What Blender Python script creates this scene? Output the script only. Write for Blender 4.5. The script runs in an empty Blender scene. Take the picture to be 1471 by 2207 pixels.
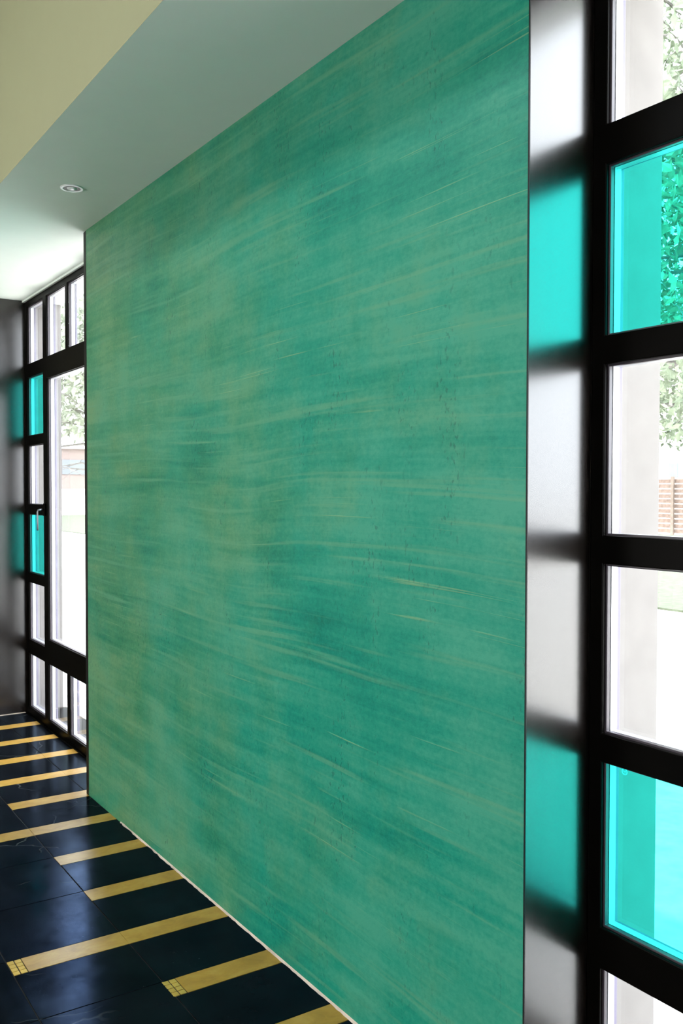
import bpy, bmesh, math, random
from mathutils import Matrix, Vector
random.seed(7)
S = bpy.context.scene
COL = S.collection

# ------------------------------------------------------------------ camera
F_PX, W_PX, H_PX = 2001.7, 1471.0, 2207.0
YAW, PITCH, ROLL = 0.5819, 0.0252, 0.0013
cy_, sy_ = math.cos(YAW), math.sin(YAW)
f0 = Vector((sy_, cy_, 0)); r0 = Vector((cy_, -sy_, 0)); u0 = Vector((0, 0, 1))
fw = f0*math.cos(PITCH) - u0*math.sin(PITCH)
up = u0*math.cos(PITCH) + f0*math.sin(PITCH)
rt = r0*math.cos(ROLL) + up*math.sin(ROLL)
up = up*math.cos(ROLL) - r0*math.sin(ROLL)
cam_d = bpy.data.cameras.new('camera')
cam_d.sensor_fit = 'VERTICAL'; cam_d.sensor_height = 36.0
cam_d.lens = F_PX/H_PX*36.0
cam_d.clip_start = 0.02; cam_d.clip_end = 500
cam = bpy.data.objects.new('camera', cam_d); COL.objects.link(cam)
M = Matrix((( rt.x, up.x, -fw.x, 0), (rt.y, up.y, -fw.y, 0), (rt.z, up.z, -fw.z, 1.5), (0, 0, 0, 1)))
cam.matrix_world = M
S.camera = cam

# ------------------------------------------------------------------ world, sun, added fill lamps, exposure
SKY = 13.0
w = bpy.data.worlds.new('sky'); S.world = w; w.use_nodes = True
nt = w.node_tree; nt.nodes.clear()
bg = nt.nodes.new('ShaderNodeBackground'); bg.inputs[0].default_value = (0.90, 0.94, 1.0, 1); bg.inputs[1].default_value = SKY
wo = nt.nodes.new('ShaderNodeOutputWorld'); nt.links.new(bg.outputs[0], wo.inputs[0])

sun_d = bpy.data.lights.new('sun', 'SUN'); sun_d.energy = 16.0; sun_d.angle = 0.02; sun_d.color = (1, .95, .87)
sun = bpy.data.objects.new('sun', sun_d); COL.objects.link(sun)
sun.rotation_euler = Vector((0.30, -0.55, -0.85)).to_track_quat('-Z', 'Y').to_euler()

def area(name, loc, direction, sx, sy, watts, color):
    d = bpy.data.lights.new(name, 'AREA'); d.shape = 'RECTANGLE'; d.size = sx; d.size_y = sy
    d.energy = watts; d.color = color
    o = bpy.data.objects.new(name, d); COL.objects.link(o); o.location = loc
    o.rotation_euler = Vector(direction).to_track_quat('-Z', 'Z').to_euler()
    return o
area('added_fill_near', (-4.75, 0.6, 1.3), (1, 0, 0), 1.4, 1.8, 24, (1.0, 0.93, 0.84))  # added fill lamp behind the near opening of the unseen wall
area('added_fill_far', (-4.75, 4.4, 1.3), (1, 0, 0), 1.4, 1.8, 40, (1.0, 0.84, 0.52))  # added warm fill lamp, stands in for unseen room-side light

S.view_settings.view_transform = 'Standard'; S.view_settings.look = 'None'
S.view_settings.gamma = 1.0; S.view_settings.use_curve_mapping = False
S.view_settings.exposure = 0.0

# ------------------------------------------------------------------ material helpers
class NT:
    def __init__(s, name):
        s.m = bpy.data.materials.new(name); s.m.use_nodes = True
        s.t = s.m.node_tree; s.p = s.t.nodes['Principled BSDF']; s.out = s.t.nodes['Material Output']
    def n(s, kind, **kw):
        nd = s.t.nodes.new(kind)
        for k, v in kw.items(): setattr(nd, k, v)
        return nd
    def l(s, a, b): s.t.links.new(a, b)
    def set(s, **kw):
        for k, v in kw.items():
            s.p.inputs[k.replace('_', ' ')].default_value = v
    def pos(s, scale=(1, 1, 1), rot=(0, 0, 0), loc=(0, 0, 0)):
        g = s.n('ShaderNodeNewGeometry'); mp = s.n('ShaderNodeMapping')
        mp.inputs['Scale'].default_value = scale; mp.inputs['Rotation'].default_value = rot; mp.inputs['Location'].default_value = loc
        s.l(g.outputs['Position'], mp.inputs[0]); return mp.outputs[0]
    def noise(s, vec, scale=1, detail=4, rough=.55, dist=0):
        nd = s.n('ShaderNodeTexNoise'); s.l(vec, nd.inputs['Vector'])
        nd.inputs['Scale'].default_value = scale; nd.inputs['Detail'].default_value = detail
        nd.inputs['Roughness'].default_value = rough; nd.inputs['Distortion'].default_value = dist
        return nd.outputs['Fac']
    def ramp(s, fac, stops):
        nd = s.n('ShaderNodeValToRGB'); s.l(fac, nd.inputs[0]); e = nd.color_ramp.elements
        while len(e) < len(stops): e.new(.5)
        for i, (p, c) in enumerate(stops):
            e[i].position = p; e[i].color = (*c, 1) if len(c) == 3 else c
        return nd.outputs[0]
    def math(s, op, a, b=0.0, clamp=False):
        nd = s.n('ShaderNodeMath', operation=op, use_clamp=clamp)
        for i, v in enumerate((a, b)):
            if isinstance(v, (int, float)): nd.inputs[i].default_value = v
            else: s.l(v, nd.inputs[i])
        return nd.outputs[0]
    def mix(s, fac, a, b, blend='MIX'):
        nd = s.n('ShaderNodeMix', data_type='RGBA', blend_type=blend)
        for i, v in ((0, fac), (6, a), (7, b)):
            if isinstance(v, (int, float)): nd.inputs[i].default_value = v
            elif isinstance(v, tuple): nd.inputs[i].default_value = (*v, 1)
            else: s.l(v, nd.inputs[i])
        return nd.outputs[2]
    def bump(s, h, strength=.3, dist=.002):
        nd = s.n('ShaderNodeBump'); nd.inputs['Strength'].default_value = strength
        nd.inputs['Distance'].default_value = dist; s.l(h, nd.inputs['Height'])
        s.l(nd.outputs[0], s.p.inputs['Normal'])

def plain(name, col, rough=.6, spec=.5, metal=0, coat=0, coatr=.1, var=.08):
    k = NT(name); k.set(Roughness=rough, Metallic=metal, Specular_IOR_Level=spec, Coat_Weight=coat, Coat_Roughness=coatr)
    nz = k.noise(k.pos((1, 1, 1)), 9, 5)
    c1 = tuple(max(0, c*(1-var)) for c in col); c2 = tuple(min(1, c*(1+var)) for c in col)
    k.l(k.ramp(nz, [(.3, c1), (.7, c2)]), k.p.inputs['Base Color'])
    return k.m

# green plaster: horizontal trowel drags, vertical smears, pits, pale scratches
def mk_plaster():
    k = NT('green_trowelled_plaster')
    warpv = k.pos((1, .55, .55))
    wn = k.n('ShaderNodeTexNoise'); k.l(warpv, wn.inputs['Vector']); wn.inputs['Scale'].default_value = 1.1; wn.inputs['Detail'].default_value = 1
    g = k.n('ShaderNodeNewGeometry')
    off = k.n('ShaderNodeVectorMath', operation='SCALE'); k.l(wn.outputs['Color'], off.inputs[0]); off.inputs['Scale'].default_value = .13
    add = k.n('ShaderNodeVectorMath', operation='ADD'); k.l(g.outputs['Position'], add.inputs[0]); k.l(off.outputs[0], add.inputs[1])
    def mv(scale, src=None, loc=(0, 0, 0)):
        mp = k.n('ShaderNodeMapping'); mp.inputs['Scale'].default_value = scale; mp.inputs['Location'].default_value = loc
        k.l(src or add.outputs[0], mp.inputs[0]); return mp.outputs[0]
    blot = k.noise(mv((1, .9, 1.5)), 1.5, 5, .6)
    drag = k.noise(mv((1, 1.2, 11)), 1.2, 6, .62)
    drag2 = k.noise(mv((1, 1.6, 30), loc=(0, 3, 5)), 1.3, 5, .6)
    vert = k.noise(mv((1, 8, 1.2), g.outputs['Position']), 1.2, 4, .6)
    fine = k.noise(mv((1, 22, 30), g.outputs['Position']), 3.0, 4, .7)
    v = k.math('MULTIPLY', blot, .36)
    v = k.math('ADD', v, k.math('MULTIPLY', drag, .27))
    v = k.math('ADD', v, k.math('MULTIPLY', drag2, .18))
    v = k.math('ADD', v, k.math('MULTIPLY', vert, .12))
    v = k.math('ADD', v, k.math('MULTIPLY', fine, .20))
    teal = k.ramp(v, [(.41, (.0004, .115, .078)), (.475, (.0008, .185, .128)), (.54, (.010, .235, .155)), (.64, (.050, .290, .190))])
    grn = k.ramp(v, [(.41, (.005, .105, .058)), (.475, (.016, .165, .084)), (.54, (.048, .210, .102)), (.64, (.125, .275, .135))])
    # warm light on the far end painted in as yellower green, plus random patches
    sx = k.n('ShaderNodeSeparateXYZ'); k.l(g.outputs['Position'], sx.inputs[0])
    yy = k.math('ADD', k.math('MULTIPLY', k.math('SUBTRACT', sx.outputs['Y'], 2.0), .42), k.math('MULTIPLY', k.math('SUBTRACT', k.noise(mv((1, .8, .8), loc=(4, 1, 2)), 2.6, 5, .65), .5), 2.4), clamp=True)
    base = k.mix(yy, teal, grn)
    # long pale drag marks
    sc = k.noise(mv((1, .7, 26), loc=(2, 7, 1)), 1.6, 3, .5)
    scm = k.ramp(sc, [(.58, (0, 0, 0)), (.68, (1, 1, 1))])
    sc2 = k.noise(mv((1, .8, 110), loc=(2, 1, 3)), 1.3, 2, .5)
    scm2 = k.ramp(sc2, [(.67, (0, 0, 0)), (.73, (1, 1, 1))])
    gate = k.ramp(k.noise(mv((1, 2, 3), loc=(9, 3, 1)), 1.5, 2), [(.45, (0, 0, 0)), (.62, (1, 1, 1))])
    scm2 = k.math('MULTIPLY', scm2, gate)
    base = k.mix(k.math('MULTIPLY', scm, .50), base, (.115, .30, .175))
    base = k.mix(k.math('MULTIPLY', scm2, .6), base, (.21, .34, .17))
    # dark open pits, gathered in patches and in vertical runs
    pit = k.noise(mv((1, 60, 38), g.outputs['Position']), 1.5, 2, .5)
    pg = k.ramp(k.noise(mv((1, 7, 2.2), g.outputs['Position'], (1, 5, 2)), 1.1, 3), [(.5, (0, 0, 0)), (.66, (1, 1, 1))])
    pm = k.math('MULTIPLY', k.ramp(pit, [(.58, (0, 0, 0)), (.68, (1, 1, 1))]), pg)
    base = k.mix(k.math('MULTIPLY', pm, .5), base, (.003, .07, .055))
    k.l(base, k.p.inputs['Base Color'])
    k.set(Roughness=.42, Specular_IOR_Level=.30)
    h = k.math('ADD', k.math('MULTIPLY', v, 1.0), k.math('ADD', k.math('MULTIPLY', scm2, .15), k.math('MULTIPLY', pm, -.2)))
    k.bump(h, .35, .006)
    return k.m
M_PLASTER = mk_plaster()

# polished black stone with faint veins, speckles and uneven polish
def mk_stone():
    k = NT('polished_black_stone')
    g = k.n('ShaderNodeNewGeometry')
    cl = k.noise(k.pos((1, 1, 1)), 5, 6, .65)
    base = k.ramp(cl, [(.3, (.0022, .0026, .0034)), (.75, (.007, .008, .010))])
    wn = k.n('ShaderNodeTexNoise'); k.l(g.outputs['Position'], wn.inputs['Vector']); wn.inputs['Scale'].default_value = 5; wn.inputs['Detail'].default_value = 3
    off = k.n('ShaderNodeVectorMath', operation='SCALE'); k.l(wn.outputs['Color'], off.inputs[0]); off.inputs['Scale'].default_value = .25
    add = k.n('ShaderNodeVectorMath', operation='ADD'); k.l(g.outputs['Position'], add.inputs[0]); k.l(off.outputs[0], add.inputs[1])
    vo = k.n('ShaderNodeTexVoronoi', feature='DISTANCE_TO_EDGE'); k.l(add.outputs[0], vo.inputs['Vector']); vo.inputs['Scale'].default_value = 1.7
    vein = k.ramp(vo.outputs['Distance'], [(.0, (1, 1, 1)), (.006, (0, 0, 0))])
    vg = k.ramp(k.noise(k.pos((1, 1, 1), loc=(3, 8, 0)), 2.2, 2), [(.52, (0, 0, 0)), (.62, (1, 1, 1))])
    base = k.mix(k.math('MULTIPLY', k.math('MULTIPLY', vein, vg), .35), base, (.20, .22, .23))
    sp = k.noise(k.pos((1, 1, 1), loc=(1, 2, 0)), 110, 2, .5)
    spm = k.math('MULTIPLY', k.ramp(sp, [(.73, (0, 0, 0)), (.78, (1, 1, 1))]), k.ramp(k.noise(k.pos(), 6, 2), [(.5, (0, 0, 0)), (.65, (1, 1, 1))]))
    base = k.mix(k.math('MULTIPLY', spm, .5), base, (.16, .18, .2))
    k.l(base, k.p.inputs['Base Color'])
    rg = k.noise(k.pos((1, 1, 1), loc=(5, 5, 0)), 6, 8, .72)
    k.set(Roughness=.5, Specular_IOR_Level=0.0)
    gl = k.n('ShaderNodeBsdfGlossy')
    cl2 = k.noise(k.pos((1, 1, 1), loc=(1, 9, 0)), 4, 8, .7)
    lw = k.n('ShaderNodeLayerWeight'); lw.inputs[0].default_value = .5
    graz = k.ramp(lw.outputs['Facing'], [(.58, (0, 0, 0)), (.80, (1, 1, 1))])
    k.l(k.mix(graz, k.ramp(cl2, [(.3, (.045, .080, .17)), (.7, (.21, .32, .58))]), (.20, .25, .30)), gl.inputs[0])
    k.l(k.ramp(rg, [(.32, (.11, .11, .11)), (.68, (.23, .23, .23))]), gl.inputs['Roughness'])
    fr = k.n('ShaderNodeFresnel'); fr.inputs[0].default_value = 1.5
    ad = k.n('ShaderNodeMixShader'); k.l(fr.outputs[0], ad.inputs[0]); k.l(k.p.outputs[0], ad.inputs[1]); k.l(gl.outputs[0], ad.inputs[2])
    k.l(ad.outputs[0], k.out.inputs[0])
    return k.m
M_STONE = mk_stone()

def mk_yellow():
    k = NT('yellow_marble')
    a = k.noise(k.pos((1, 1.6, 1)), 11, 6, .65, .6)
    b = k.noise(k.pos((1, 1, 1), loc=(2, 2, 2)), 38, 4, .6)
    c = k.ramp(a, [(.3, (.33, .175, .020)), (.5, (.46, .26, .036)), (.72, (.56, .36, .085))])
    c = k.mix(k.math('MULTIPLY', b, .35), c, (.30, .16, .03))
    k.l(c, k.p.inputs['Base Color']); k.set(Roughness=.30, Specular_IOR_Level=.7)
    return k.m
M_YELLOW = mk_yellow()
M_GOLD = plain('gilded_glass_mosaic', (.62, .40, .08), .25, .6, .2, .4, .1, .25)
M_GROUT = plain('dark_grout', (.012, .012, .014), .8, .3)
M_CEIL = plain('white_ceiling_paint', (.85, .905, .835), .75, .2, var=.01)
M_FASCIA = plain('warm_light_tinted_fascia', (.29, .285, .165), .75, .2, var=.01)  # dim warm light on the fascia is put into this olive base colour
M_STUCCO = plain('pale_render', (.185, .172, .16), .9, .2, var=.06)
M_INT = plain('cream_wall_paint', (.62, .58, .48), .85, .2, var=.02)
M_CAULK = plain('pale_plaster_bead', (.55, .45, .38), .8, .2, var=.3)

def mk_lacquer():
    k = NT('dark_brown_brushed_lacquer')
    s = k.noise(k.pos((60, 1, 1)), 1.0, 3, .6)
    k.l(k.ramp(s, [(.3, (.006, .0042, .0034)), (.7, (.012, .009, .0075))]), k.p.inputs['Base Color'])
    k.set(Roughness=.26, Specular_IOR_Level=.4, Coat_Weight=1.0, Coat_Roughness=.21); k.p.inputs['Coat IOR'].default_value = 1.5
    return k.m
M_LACQ = mk_lacquer()
M_FRAME = plain('black_brown_window_frame', (.0022, .0018, .0014), .32, .03, var=.2)
M_EDGE = plain('black_edge_profile', (.004, .004, .004), .5, .3)
M_OUT = plain('lavender_grey_outer_frame', (.12, .105, .16), .5, .4)
M_BEAD = plain('grey_glazing_bead', (.045, .036, .045), .35, .5)
M_SPACER = plain('aluminium_spacer', (.45, .46, .48), .35, .5, .3)
M_STEEL = plain('satin_steel', (.16, .17, .19), .28, .5, 1.0)
M_CHROME = plain('pale_metal_ring', (.80, .81, .80), .35, .5, .25)
M_BULB = plain('frosted_lamp_lens', (.85, .86, .87), .15, .8)
M_DARKCAN = plain('dark_lamp_can', (.03, .03, .03), .4, .5)

def glass(name, tint):
    k = NT(name); t = k.t
    t.nodes.remove(k.p)
    tr = k.n('ShaderNodeBsdfTransparent'); tr.inputs[0].default_value = (*tint, 1)
    gl = k.n('ShaderNodeBsdfGlossy'); gl.inputs['Roughness'].default_value = .02; gl.inputs[0].default_value = (1, 1, 1, 1)
    fr = k.n('ShaderNodeFresnel'); fr.inputs[0].default_value = 1.45
    # the same reflectance from both sides of the sheet
    geo = k.n('ShaderNodeNewGeometry'); ior = k.n('ShaderNodeMix', data_type='FLOAT')
    k.l(geo.outputs['Backfacing'], ior.inputs[0]); ior.inputs[2].default_value = 1.45; ior.inputs[3].default_value = 1/1.45
    k.l(ior.outputs[0], fr.inputs[0])
    mx = k.n('ShaderNodeMixShader'); k.l(fr.outputs[0], mx.inputs[0]); k.l(tr.outputs[0], mx.inputs[1]); k.l(gl.outputs[0], mx.inputs[2])
    k.l(mx.outputs[0], k.out.inputs[0])
    return k.m
M_CLEAR = glass('clear_glass', (.97, .98, .98))
M_TEAL = glass('teal_glass', (.20, .87, .81))

# ------------------------------------------------------------------ mesh helpers
def link(name, bm, mat, parent=None, bevel=0, smooth=False):
    me = bpy.data.meshes.new(name)
    bmesh.ops.recalc_face_normals(bm, faces=bm.faces[:])
    bm.to_mesh(me); bm.free()
    mats = mat if isinstance(mat, (list, tuple)) else [mat]
    for m in mats: me.materials.append(m)
    if smooth:
        for p in me.polygons: p.use_smooth = True
    o = bpy.data.objects.new(name, me); COL.objects.link(o)
    if parent: o.parent = parent
    if bevel:
        b = o.modifiers.new('bevel', 'BEVEL'); b.width = bevel; b.segments = 2; b.limit_method = 'ANGLE'
    return o
def box(bm, x0, x1, y0, y1, z0, z1, mi=0):
    vs = [bm.verts.new((x, y, z)) for x in (x0, x1) for y in (y0, y1) for z in (z0, z1)]
    for q in ((0, 1, 3, 2), (4, 6, 7, 5), (0, 4, 5, 1), (2, 3, 7, 6), (0, 2, 6, 4), (1, 5, 7, 3)):
        f = bm.faces.new([vs[i] for i in q]); f.material_index = mi
def boxes(name, mat, lst, parent=None, bevel=0):
    bm = bmesh.new()
    for b in lst: box(bm, *b)
    return link(name, bm, mat, parent, bevel)
def struct(o): o['kind'] = 'structure'; return o
def empty(name, loc):
    o = bpy.data.objects.new(name, None); COL.objects.link(o); o.location = loc; return o
def tag(o, label, cat, group=None):
    o['label'] = label; o['category'] = cat
    if group: o['group'] = group
    return o
def keep(child, parent):   # parent without moving (parents here are unrotated empties)
    child.parent = parent; child.location = child.location - parent.location; return child
def plate(bm, bounds, holes, x0, x1, mi=0):
    """slab in the YZ plane between x0 and x1 with rectangular holes"""
    y0, y1, z0, z1 = bounds
    ys = sorted({y0, y1, *[h[0] for h in holes], *[h[1] for h in holes]})
    zs = sorted({z0, z1, *[h[2] for h in holes], *[h[3] for h in holes]})
    ny, nz = len(ys)-1, len(zs)-1
    def solid(i, j):
        if i < 0 or j < 0 or i >= ny or j >= nz: return False
        cy, cz = (ys[i]+ys[i+1])/2, (zs[j]+zs[j+1])/2
        return not any(h[0] < cy < h[1] and h[2] < cz < h[3] for h in holes)
    V = {}
    def v(x, i, j):
        key = (x, i, j)
        if key not in V: V[key] = bm.verts.new((x, ys[i], zs[j]))
        return V[key]
    for i in range(ny):
        for j in range(nz):
            if not solid(i, j): continue
            fs = [[v(x0, i, j), v(x0, i, j+1), v(x0, i+1, j+1), v(x0, i+1, j)],
                  [v(x1, i, j), v(x1, i+1, j), v(x1, i+1, j+1), v(x1, i, j+1)]]
            if not solid(i-1, j): fs.append([v(x0, i, j), v(x1, i, j), v(x1, i, j+1), v(x0, i, j+1)])
            if not solid(i+1, j): fs.append([v(x0, i+1, j), v(x0, i+1, j+1), v(x1, i+1, j+1), v(x1, i+1, j)])
            if not solid(i, j-1): fs.append([v(x0, i, j), v(x0, i+1, j), v(x1, i+1, j), v(x1, i, j)])
            if not solid(i, j+1): fs.append([v(x0, i, j+1), v(x1, i, j+1), v(x1, i+1, j+1), v(x0, i+1, j+1)])
            for f in fs: bm.faces.new(f).material_index = mi

# ------------------------------------------------------------------ key dimensions
XW, XN, XO = 1.4455, 1.645, 1.885           # green face, window face, outer face
HC = 2.740                                  # low ceiling
XE = 0.935                                  # edge of the low ceiling
HH = 4.3                                    # high ceiling
XL = -4.5
YB, YF = -3.0, 9.4

# ------------------------------------------------------------------ floor: stone tiles, yellow inlays, mosaic ends
root = struct(empty('floor', (0, 0, 0)))
boxes('grout_bed', M_GROUT, [(XL-.3, XO, YB-.3, YF+.3, -.12, -.0022)], root)
PX, PY = .37, .38
XC = [1.08 - PX*i for i in range(0, 17)]     # column edges to the left of the wall strip
J = .0021
Y_REF = 3.0055                               # upper edge of the inlay in the row of the wide mosaic inlay
start = {}                                   # row -> X where its inlay begins
for k in range(-16, 18):
    start[k] = 1.08
for k in (0, 3, 6, 9, 12, -2, -4, -7, -10): start[k] = .71
start[-1] = 1.0735
bmT = bmesh.new(); strips = []
def tile(x0, x1, y0, y1):
    if y1-y0 < .01 or x1-x0 < .01: return
    box(bmT, x0+J, x1-J, y0+J, y1-J, -.012, 0)
for k in range(-16, 18):
    ytop = Y_REF + PY*k; ybot = ytop - .0965; ynext = Y_REF + PY*(k-1)
    if ytop > YF or ynext < YB: continue
    # X limit on the window side: wall face or window recess
    mid = (ytop+ynext)/2
    s = start[k]
    def xr(y): return 1.632 if (y > 4.45 and y < 6.33) or y < 1.47 else XW
    def cols(lim):
        e = [1.08, 1.45 if lim > 1.5 else lim]
        if lim > 1.5: e.append(lim)
        return e
    for ya, yb in ((ynext, ybot),):
        segs = sorted({ya, yb, *[q for q in (1.463, 4.47, 6.326) if ya < q < yb]})
        for a, b in zip(segs[:-1], segs[1:]):
            lim = xr((a+b)/2); e = cols(lim)
            for c0, c1 in zip(e[:-1], e[1:]): tile(c0, c1, a, b)
    # strip columns left of 1.08
    if s < 1.0: tile(.71, 1.08, ynext, ybot)
    else: tile(.71, 1.08, ynext, ytop)
    for i in range(1, len(XC)-1): tile(XC[i+1], XC[i], ynext, ytop)
    lim = 1.632 if (ytop > 4.47 and ytop < 6.42) or ytop < 1.47 else XW
    strips.append((k, s, lim, ybot, ytop))
# small corner fill under strips handled by the strips themselves
link('stone_tiles', bmT, M_STONE, root, .0006)
for k, s, lim, yb, yt in strips:
    x0 = s
    mosaic = k in (0, -1, -2, -4, -7)
    if mosaic:
        bm = bmesh.new(); wx = .0225; n = 4; hy = (yt-yb)/n
        for c in range(2):
            for r_ in range(n):
                box(bm, s+c*wx+.0016, s+(c+1)*wx-.0016, yb+r_*hy+.0018, yb+(r_+1)*hy-.0018, -.012, .0003)
        mo = link('mosaic_inset', bm, M_GOLD, root, .0006); mo['label'] = 'gilded mosaic pieces set in two rows'
        x0 = s + .0455
    cuts = [x0] + ([1.08] if x0 < 1.0 else []) + ([1.45] if lim > 1.5 else []) + [lim]
    bm = bmesh.new()
    for a, b in zip(cuts[:-1], cuts[1:]):
        box(bm, a+.0006, b-.0006, yb+.0006, yt-.0006, -.012, .0001)
    st = link('inlay_strip', bm, M_YELLOW, root); st['label'] = 'yellow marble strip let into the black floor'

# ------------------------------------------------------------------ green wall block between the two windows
def block(name, y0, y1, near_edge, far_edge):
    """y0/y1 are the outer faces of the claddings"""
    bm = bmesh.new()
    box(bm, XW, 1.706, y0+near_edge, y1-far_edge, 0.0, HC, 0)
    wl = struct(link(name, bm, M_PLASTER))
    boxes('outer_render', M_STUCCO, [(1.706, XO, y0, y1, -.15, 3.0)], wl)
    # lacquered reveal panels that cover the two ends
    a = boxes('reveal_panel', [M_LACQ], [(XW+.0015, XN+.061, y0, y0+near_edge, 0.0, HC)], wl)
    b = boxes('reveal_panel', [M_LACQ], [(XW+.0015, XN+.061, y1-far_edge, y1, 0.0, HC)], wl)
    a['label'] = 'glossy dark brown reveal beside the window'
    boxes('edge_profile', M_EDGE, [(XW-.0012, XW+.0015, y0, y0+near_edge, 0.0, HC), (XW-.0012, XW+.0015, y1-far_edge, y1, 0.0, HC-.004)], wl)
    return wl
W1 = block('wall_right', 1.463, 4.470, .004, .034)
W2 = block('wall_right', 6.326, YF+.3, .004, .034)
# ragged plaster bead along the foot of the green wall
bm = bmesh.new(); prev = None; y = 1.47; rr = random.Random(3)
while y < 4.0:
    wd = (.0035 + .0035*rr.random()) * (1 if y < 3.55 or rr.random() < .5 else .25)
    a = bm.verts.new((XW-wd, y, .0002)); b = bm.verts.new((XW-wd*.5, y, .004)); c = bm.verts.new((XW+.001, y, .007)); d = bm.verts.new((XW+.001, y, .0002))
    if prev:
        for i in range(4): bm.faces.new([prev[i], prev[(i+1) % 4], (a, b, c, d)[(i+1) % 4], (a, b, c, d)[i]])
    prev = (a, b, c, d); y += .012 + .02*rr.random()
struct(link('trim_1', bm, M_CAULK))

struct(boxes('trim_5', M_CAULK, [(XW-.6, 1.632, 6.311, 6.325, .0002, .003)]))

# ------------------------------------------------------------------ ceilings
YS, YE = YB-.3, YF+.3
LX, LY, LR = 1.194, 3.842, .036             # downlight
bm = bmesh.new()
def quad(pts): bm.faces.new([bm.verts.new(p) for p in pts])
q = .08
for x0, x1, y0, y1 in ((XE, XO, YS, LY-q), (XE, XO, LY+q, YE), (XE, LX-q, LY-q, LY+q), (LX+q, XO, LY-q, LY+q)):
    quad([(x0, y0, HC), (x0, y1, HC), (x1, y1, HC), (x1, y0, HC)])
N = 32; inner = []; outer = []; topc = []
for i in range(N):
    a = 2*math.pi*(i+.5)/N; c, s_ = math.cos(a), math.sin(a); m = q/max(abs(c), abs(s_))
    if i % 8 in (3, 4):
        pass
    inner.append(bm.verts.new((LX+LR*c, LY+LR*s_, HC))); outer.append(bm.verts.new((LX+m*c, LY+m*s_, HC))); topc.append(bm.verts.new((LX+LR*c, LY+LR*s_, HC+.05)))
for i in range(N):
    j = (i+1) % N
    o_i, o_j = outer[i], outer[j]
    vi, vj = o_i.co, o_j.co
    on = lambda p: ('x', round(p.x, 5)) if abs(abs(p.x-LX)-q) < 1e-5 else ('y', round(p.y, 5))
    if on(vi) == on(vj): bm.faces.new([inner[i], inner[j], o_j, o_i])
    else:
        corner = bm.verts.new((vi.x if on(vi)[0] == 'x' else vj.x, vj.y if on(vj)[0] == 'y' else vi.y, HC))
        bm.faces.new([inner[i], inner[j], o_j, corner, o_i])
    bm.faces.new([inner[j], inner[i], topc[i], topc[j]])
bm.faces.new(topc)
# top of the low ceiling slab
quad([(XE, YS, HC+.3), (XE, YE, HC+.3), (XO, YE, HC+.3), (XO, YS, HC+.3)])
struct(link('ceiling', bm, M_CEIL))
struct(boxes('wall_upper', M_FASCIA, [(XE, XE+.15, YS, YE, HC+.0005, HH)]))
SKX0, SKX1, SKY0, SKY1 = -2.2, -1.3, .4, 5.4    # unseen opening added in the high ceiling to let light in
struct(boxes('ceiling', M_CEIL, [(XL-.3, SKX0, YS, YE, HH, HH+.2), (SKX1, XE+.15, YS, YE, HH, HH+.2), (SKX0, SKX1, YS, SKY0, HH, HH+.2), (SKX0, SKX1, SKY1, YE, HH, HH+.2)]))
struct(boxes('wall_front', M_INT, [(XL-.3, XO, YB-.2, YB, 0, HH)]))
struct(boxes('wall_back', M_INT, [(XL-.3, XO, YF+.1, YF+.3, 0, HH)]))
# opposite wall, out of view; two openings added to let light in
bm = bmesh.new()
plate(bm, (YS, YE, 0, HH), [(-.15, 1.35, .35, 2.25), (3.65, 5.15, .35, 2.25)], XL-.2, XL)
struct(link('wall_left', bm, M_INT))
# lintels above the two windows on the garden side
struct(boxes('trim_2', M_STUCCO, [(1.706, 1.73, 4.470, 6.326, HC-.005, 3.0), (1.706, 1.73, YS, 1.463, HC-.005, 3.0)]))
struct(boxes('trim_3', M_CEIL, [(XN-.016, XN, 4.470, 6.326, HC-.014, HC), (XN-.016, XN, YS, 1.463, HC-.014, HC)], bevel=.002))
boxes_s = struct(boxes('trim_4', M_FRAME, [(1.632, XO+.02, 4.470, 6.326, -.1, .004), (1.632, XO+.02, YS, 1.463, -.1, .004)], bevel=.001))

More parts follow.
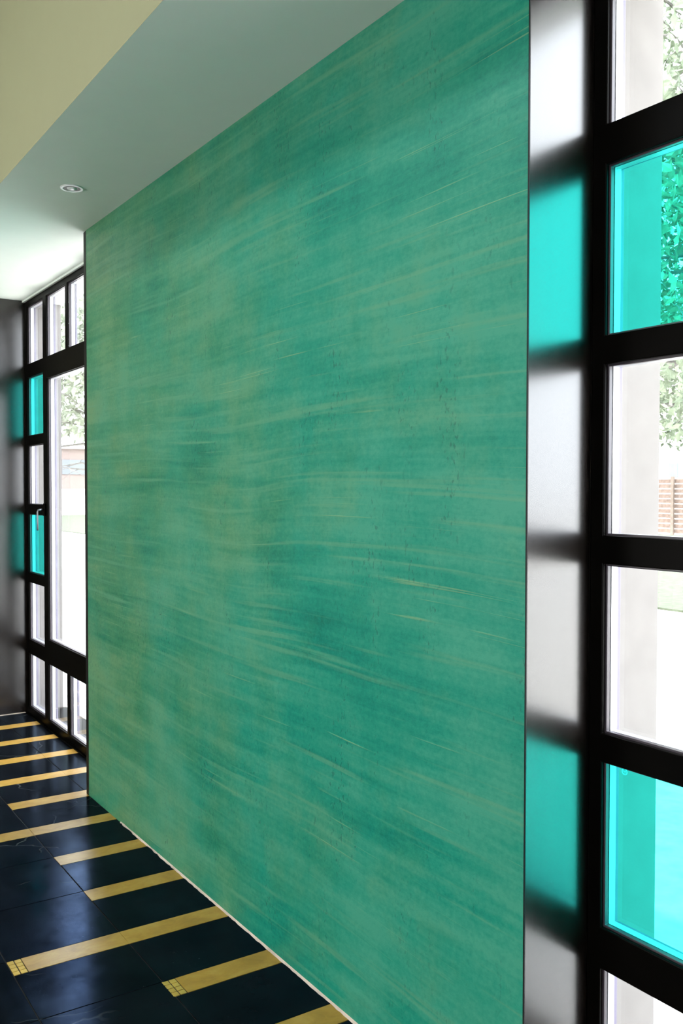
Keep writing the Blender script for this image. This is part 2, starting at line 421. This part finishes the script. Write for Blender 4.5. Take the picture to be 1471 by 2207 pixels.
# ------------------------------------------------------------------ windows
ROWS = [(2.315, 2.69), (1.845, 2.226), (1.395, 1.780), (.945, 1.330), (.500, .880), (.050, .405)]
def window(name, y0, y1, cells, sashes=()):
    """cells: (y0, y1, z0, z1, teal?)"""
    r_ = struct(empty(name, (XN, (y0+y1)/2, 0)))
    holes = [c[:4] for c in cells]
    bm = bmesh.new()
    plate(bm, (y0, y1, .004, HC-.0005), holes, XN, XN+.011, 0)
    fr = keep(link('window_frame', bm, M_FRAME, None, .0025), r_)
    fr['label'] = 'dark brown timber grid facing the room'
    bm = bmesh.new()
    plate(bm, (y0, y1, .004, HC-.0005), holes, XN+.049, XN+.0605, 0)
    of = keep(link('outer_frame', bm, M_OUT, None, .001), r_); of['label'] = 'grey outer face of the window frame'
    for ya, yb, za, zb, teal in cells:
        gx0, gx1 = XN+.022, XN+.048
        p = keep(boxes('teal_pane' if teal else 'clear_pane', M_TEAL if teal else M_CLEAR, [(gx0, gx1, ya-.008, yb+.008, za-.008, zb+.008)]), r_)
        if teal: p['label'] = 'teal tinted glass pane'
        bm = bmesh.new(); t = .004
        plate(bm, (ya-.006, yb+.006, za-.006, zb+.006), [(ya+t, yb-t, za+t, zb-t)], gx0+.003, gx1-.002)
        sp = link('spacer_bar', bm, M_SPACER); sp.parent = p
        # slim glazing bead on the room side
        bm = bmesh.new(); t = .0045
        plate(bm, (ya-.002, yb+.002, za-.002, zb+.002), [(ya+t, yb-t, za+t, zb-t)], XN+.0108, XN+.0215)
        bd = link('glazing_bead', bm, M_BEAD, None, .001); bd.parent = p
    for ya, yb, za, zb, hy0, hy1, hz0, hz1 in sashes:
        bm = bmesh.new(); plate(bm, (ya, yb, za, zb), [(hy0, hy1, hz0, hz1)], XN-.010, XN+.001)
        keep(link('sash_frame', bm, M_FRAME, None, .002), r_)
    return r_
def col(ya, yb, teal_rows=()):
    return [(ya, yb, a, b, i+1 in teal_rows) for i, (a, b) in enumerate(ROWS)]
# far window
c = col(5.905, 6.270, (2, 4)) + col(4.535, 4.900, (2, 4))
for ya, yb in ((5.440, 5.830), (4.975, 5.400)):
    c += [(ya, yb, *ROWS[0], False), (ya, yb, *ROWS[5], False)]
BIG = (4.985, 5.820, .555, 2.180)
c.append((*BIG, False))
WIN1 = window('window_1', 4.470, 6.326, c)
# near window
c = col(1.061, 1.426, (2, 5)) + col(-.310, .055, (2, 4))
for ya, yb in ((.105, .530), (.566, .991)):
    c += [(ya, yb, *ROWS[0], False), (ya, yb, *ROWS[5], False)]
c.append((.115, .981, .555, 2.180, False))
WIN2 = window('window_2', -.38, 1.463, c)
struct(boxes('wall_right', M_STUCCO, [(XW, XO, YS, -.38, 0, HC)]))

# tempering stamp in the corner of the lower teal pane
_k = NT('etched_stamp'); _tl = _k.n('ShaderNodeBsdfTranslucent'); _tl.inputs[0].default_value = (.5, .75, .75, 1); _k.l(_tl.outputs[0], _k.out.inputs[0])
M_STAMP = _k.m
bm = bmesh.new(); N = 28
def ring(cy, cz, ra, rb, x0=XN+.0488, x1=XN+.0482):
    vs = [[bm.verts.new((x, cy+r*math.cos(2*math.pi*i/N), cz+r*math.sin(2*math.pi*i/N))) for i in range(N)] for x, r in ((x0, ra), (x0, rb), (x1, rb), (x1, ra))]
    for a_, b_ in zip(vs, vs[1:]+vs[:1]):
        for i in range(N): bm.faces.new([a_[i], a_[(i+1) % N], b_[(i+1) % N], b_[i]])
SY, SZ = 1.400, .8560
ring(SY, SZ, .0078, .0060)
for dy, dz, hy_, hz_ in ((-.0025, .0012, .0004, .0018), (-.0012, -.0005, .0004, .0018), (.0012, .001, .0004, .002), (.0025, .001, .0004, .002), (0, -.0036, .0022, .0003)):
    box(bm, XN+.0482, XN+.0488, SY+dy-hy_, SY+dy+hy_, SZ+dz-hz_, SZ+dz+hz_)
st_ = keep(link('glass_stamp', bm, M_STAMP), WIN2); st_['label'] = 'small round etched stamp in the corner of the teal pane'

# lever handle on the mullion of the far window
def tube(bm, pts, rad, n=14, cap=True):
    pts = [Vector(p) for p in pts]; rings = []
    if not isinstance(rad, (list, tuple)): rad = [rad]*len(pts)
    for i, p in enumerate(pts):
        a = pts[max(0, i-1)]; b = pts[min(len(pts)-1, i+1)]; t = (b-a).normalized()
        ref = Vector((0, 0, 1)) if abs(t.z) < .9 else Vector((0, 1, 0))
        u = t.cross(ref).normalized(); v_ = t.cross(u).normalized()
        rings.append([bm.verts.new(p + (u*math.cos(2*math.pi*k/n) + v_*math.sin(2*math.pi*k/n))*rad[i]) for k in range(n)])
    for r1, r2 in zip(rings[:-1], rings[1:]):
        for k in range(n): bm.faces.new([r1[k], r1[(k+1) % n], r2[(k+1) % n], r2[k]])
    if cap: bm.faces.new(rings[0]); bm.faces.new(rings[-1][::-1])
HY, HZ = 5.868, 1.366
hd = boxes('window_handle', M_FRAME, [(XN-.010, XN, HY-.015, HY+.015, HZ-.04, HZ+.04)], None, .003)
hd['label'] = 'steel lever handle pointing down'
keep(hd, WIN1)
bm = bmesh.new()
tube(bm, [(XN-.008, HY, HZ), (XN-.036, HY, HZ), (XN-.045, HY, HZ-.003), (XN-.048, HY, HZ-.012), (XN-.048, HY, HZ-.06), (XN-.048, HY, HZ-.125), (XN-.048, HY, HZ-.130)],
     [.0065, .0065, .0065, .0060, .0055, .0062, .004])
lv = link('lever', bm, M_STEEL, None, 0, True); lv.parent = hd; lv.location = (-WIN1.location.x*0, 0, 0)
lv.matrix_parent_inverse = Matrix.Identity(4)

# ------------------------------------------------------------------ downlight
dl = tag(empty('ceiling_downlight', (LX, LY, HC)), 'round pale metal downlight recessed in the pale low ceiling', 'ceiling light')
def lathe(bm, prof, n=40):
    rings = []
    for r_, z in prof:
        rings.append([bm.verts.new((r_*math.cos(2*math.pi*k/n), r_*math.sin(2*math.pi*k/n), z)) for k in range(n)] if r_ > 0 else [bm.verts.new((0, 0, z))])
    for a, b in zip(rings[:-1], rings[1:]):
        for k in range(n):
            p = [a[k % len(a)], a[(k+1) % len(a)], b[(k+1) % len(b)], b[k % len(b)]]
            p = list(dict.fromkeys(p))
            if len(p) > 2: bm.faces.new(p)
bm = bmesh.new(); lathe(bm, [(.0462, -.0002), (.0462, -.0035), (.0450, -.0048), (.0365, -.0048), (.0345, -.0036), (.0340, .006), (.0350, .006), (.0355, -.0002)])
link('trim_ring', bm, M_CHROME, dl)
bm = bmesh.new(); lathe(bm, [(.0342, .004), (.0335, -.0034), (.0225, -.0034), (.0220, .004), (.020, .03), (0, .032)])
link('tilting_collar', bm, M_DARKCAN, dl)
bm = bmesh.new(); lathe(bm, [(.0218, .003), (.0212, -.0035), (.0175, -.0062), (.009, -.0078), (0, -.0082)])
link('lamp_lens', bm, M_BULB, dl, 0, True)

# ------------------------------------------------------------------ outside
M_GRAVEL = plain('pale_gravel', (.58, .565, .54), .95, .2, var=.18)
M_GRASS = plain('lawn', (.055, .066, .044), .95, .2, var=.35)
M_BOARD = plain('orange_fence_board', (.125, .088, .070), .8, .2, var=.25)
M_POST = plain('fence_post', (.135, .105, .085), .8, .2, var=.15)
M_LEAF = plain('leaf', (.17, .205, .14), .6, .3, var=.35)
M_BARK = plain('bark', (.15, .14, .13), .9, .2, var=.3)
M_HOUSE = plain('white_house_render', (.75, .73, .70), .9, .2)
M_ORANGE = plain('apricot_house_render', (.21, .165, .15), .9, .2)
M_ROOF = plain('grey_roof', (.25, .22, .22), .8, .3)
M_BLUEGL = plain('bluish_window_glass', (.125, .14, .16), .5, .6)
M_CYAN = plain('turquoise_board', (.085, .12, .125), .6, .3)
struct(boxes('ground', M_GRAVEL, [(XO, 90, -60, 110, -.4, -.15)])).name = 'ground'
gr = boxes('lawn', M_GRASS, [(10.6, 27.8, 2, 56, -.15, -.12)]); gr['kind'] = 'stuff'
tag(gr, 'strip of green lawn between the gravel and the orange fence', 'lawn')

# horizontal board fence
FX = 28.4
fen = tag(empty('board_fence', (FX, 21, -.15)), 'orange horizontal board fence at the far side of the lawn', 'fence')
y = 3.0; nb = 0
bm = bmesh.new()
for i in range(11):
    z = .06 + i*.18
    box(bm, 0, .03, -18, 36, z, z+.145)
link('fence_boards', bm, M_BOARD, fen)
for i in range(19):
    yy = -18 + i*3.0
    boxes('fence_post', M_POST, [(-.09, 0, yy+.35, yy+.47, 0, 2.1)], fen)

M_LEAF_OVEREXPOSED = plain('overexposed_leaf', (.25, .28, .21), .6, .3, var=.3)  # lighter copy of the leaf, with overexposure put into its colour
def tree(loc, height, crown_r, crown_z, nleaf, label, seed, leaf=.11, mat=None):
    R_ = random.Random(seed)
    t = tag(empty('leafy_tree', loc), label, 'tree', None)
    bm = bmesh.new()
    tube(bm, [(0, 0, .002), (0, 0, .5), (.06, .04, height*.3), (-.02, .10, height*.55), (.05, .05, height*.8)], [.16, .15, .12, .08, .04], 10)
    for i in range(34):
        a = R_.random()*6.283; z = height*(.25+.6*R_.random()); L = crown_r*(.5+.5*R_.random()); 
        p1 = Vector((.03, .05, z)); p3 = p1 + Vector((math.cos(a)*L, math.sin(a)*L, L*(.1+.5*R_.random()-.25)))
        p2 = (p1+p3)/2 + Vector((R_.uniform(-.2, .2), R_.uniform(-.2, .2), R_.uniform(-.1, .3)))
        tube(bm, [p1, p2, p3], [.035, .022, .006], 6)
        for s in range(3):
            b = p2.lerp(p3, R_.random()); e = b + Vector((R_.uniform(-.6, .6), R_.uniform(-.6, .6), R_.uniform(-.4, .5)))
            tube(bm, [b, (b+e)/2+Vector((0, 0, .05)), e], [.012, .008, .003], 5)
    link('trunk', bm, M_BARK, t)
    bm = bmesh.new()
    for i in range(nleaf):
        while True:
            d = Vector((R_.uniform(-1, 1), R_.uniform(-1, 1), R_.uniform(-1, 1)))
            if .15 < d.length < 1: break
        p = Vector((d.x*crown_r, d.y*crown_r, crown_z + d.z*(height-crown_z)))
        if math.sin(p.x*2.3+seed)*math.sin(p.y*2.1)*math.sin(p.z*2.6+1) > .45: continue
        n_ = Vector((R_.gauss(0, 1), R_.gauss(0, 1), R_.gauss(0, 1)+.6)).normalized()
        u = n_.orthogonal().normalized(); u = (Matrix.Rotation(R_.random()*6.28, 3, n_) @ u); v_ = n_.cross(u)
        s = leaf*(.6+.8*R_.random())
        pts = [p - u*s*.6, p - u*s*.15 + v_*s*.3 + n_*s*.05, p + u*s*.7, p - u*s*.15 - v_*s*.3 + n_*s*.05]
        bm.faces.new([bm.verts.new(x) for x in pts])
    link('foliage', bm, mat or M_LEAF, t)
    return t
tree((10.2, 7.0, -.148), 8.6, 2.7, 5.4, 24000, 'leafy tree close behind the right-hand window, crown reaching above the frame', 11)
tree((20.5, 13.4, -.12), 7.0, 3.2, 4.6, 9000, 'tree farther back on the lawn near the orange fence', 5, .16)
tree((7.4, 21.5, -.15), 7.2, 2.8, 4.9, 10000, 'tree seen through the big pane of the far window', 23, .16, M_LEAF_OVEREXPOSED)

# white house behind the fence, window and turquoise board on it
def house(loc, sx, sy, h, label, wall, parts):
    e = tag(empty('house', loc), label, 'house')
    boxes('wall', wall, [(0, sx, 0, sy, 0, h)], e)
    bm = bmesh.new()
    a = [(-.4, -.4, h), (sx+.4, -.4, h), (sx+.4, sy+.4, h), (-.4, sy+.4, h)]; b = [(sx/2, 0, h+1.6), (sx/2, sy, h+1.6)]
    V = [bm.verts.new(p) for p in a+b]
    for f in ((0, 1, 4), (1, 2, 5, 4), (2, 3, 5), (3, 0, 4, 5), (3, 2, 1, 0)): bm.faces.new([V[i] for i in f])
    link('roof', bm, M_ROOF, e)
    for nm, mat, b_ in parts: boxes(nm, mat, [b_], e)
    return e
house((38, 20, -.15), 10, 18, 6.2, 'white house standing behind the orange fence', M_HOUSE,
      [('house_window', M_BLUEGL, (-.03, .02, 8.3, 9.1, 4.3, 4.9)), ('house_window', M_BLUEGL, (-.03, .02, 12.3, 13.1, 4.3, 4.9)), ('sign_board', M_CYAN, (-.05, .0, 8.4, 8.9, 2.2, 2.9))])
h2 = tag(empty('apricot_house', (13.0, 60, -.15)), 'distant apricot house with a bluish window seen through the far window', 'house')
boxes('wall', M_ORANGE, [(0, 14, 0, 10, 1.6, 4.2)], h2)
boxes('plinth', M_HOUSE, [(-.1, 14.1, -.1, 10, 0, 1.6)], h2)
boxes('house_window', M_BLUEGL, [(4.9, 6.6, -.06, 0, 2.55, 3.5)], h2)
boxes('house_window', M_BLUEGL, [(9.2, 10.6, -.06, 0, 2.55, 3.5)], h2)
boxes('roof', M_HOUSE, [(-.3, 14.3, -.3, 10.3, 4.2, 4.5)], h2)

# small weeds on the gravel
def weed(loc, s, label, seed):
    R_ = random.Random(seed); bm = bmesh.new()
    for i in range(26):
        a = R_.random()*6.283; L = s*(.5+.5*R_.random()); h = s*.5*R_.random()
        d = Vector((math.cos(a), math.sin(a), 0)); n_ = Vector((-d.y, d.x, 0))
        p = [Vector((0, 0, 0)), d*L*.5+n_*L*.12+Vector((0, 0, h)), d*L+Vector((0, 0, h*.6)), d*L*.5-n_*L*.12+Vector((0, 0, h))]
        bm.faces.new([bm.verts.new(x) for x in p])
    o = link('weed', bm, M_LEAF); o.location = loc
    tag(o, label, 'weed')
weed((3.72, 2.62, -.15), .10, 'small low weed in the gravel nearest the near window', 1)
weed((4.55, 3.10, -.15), .13, 'flat weed farther out in the gravel beside the near window', 2)
weed((7.1, 5.05, -.15), .16, 'dry tuft on the gravel just before the lawn', 3)
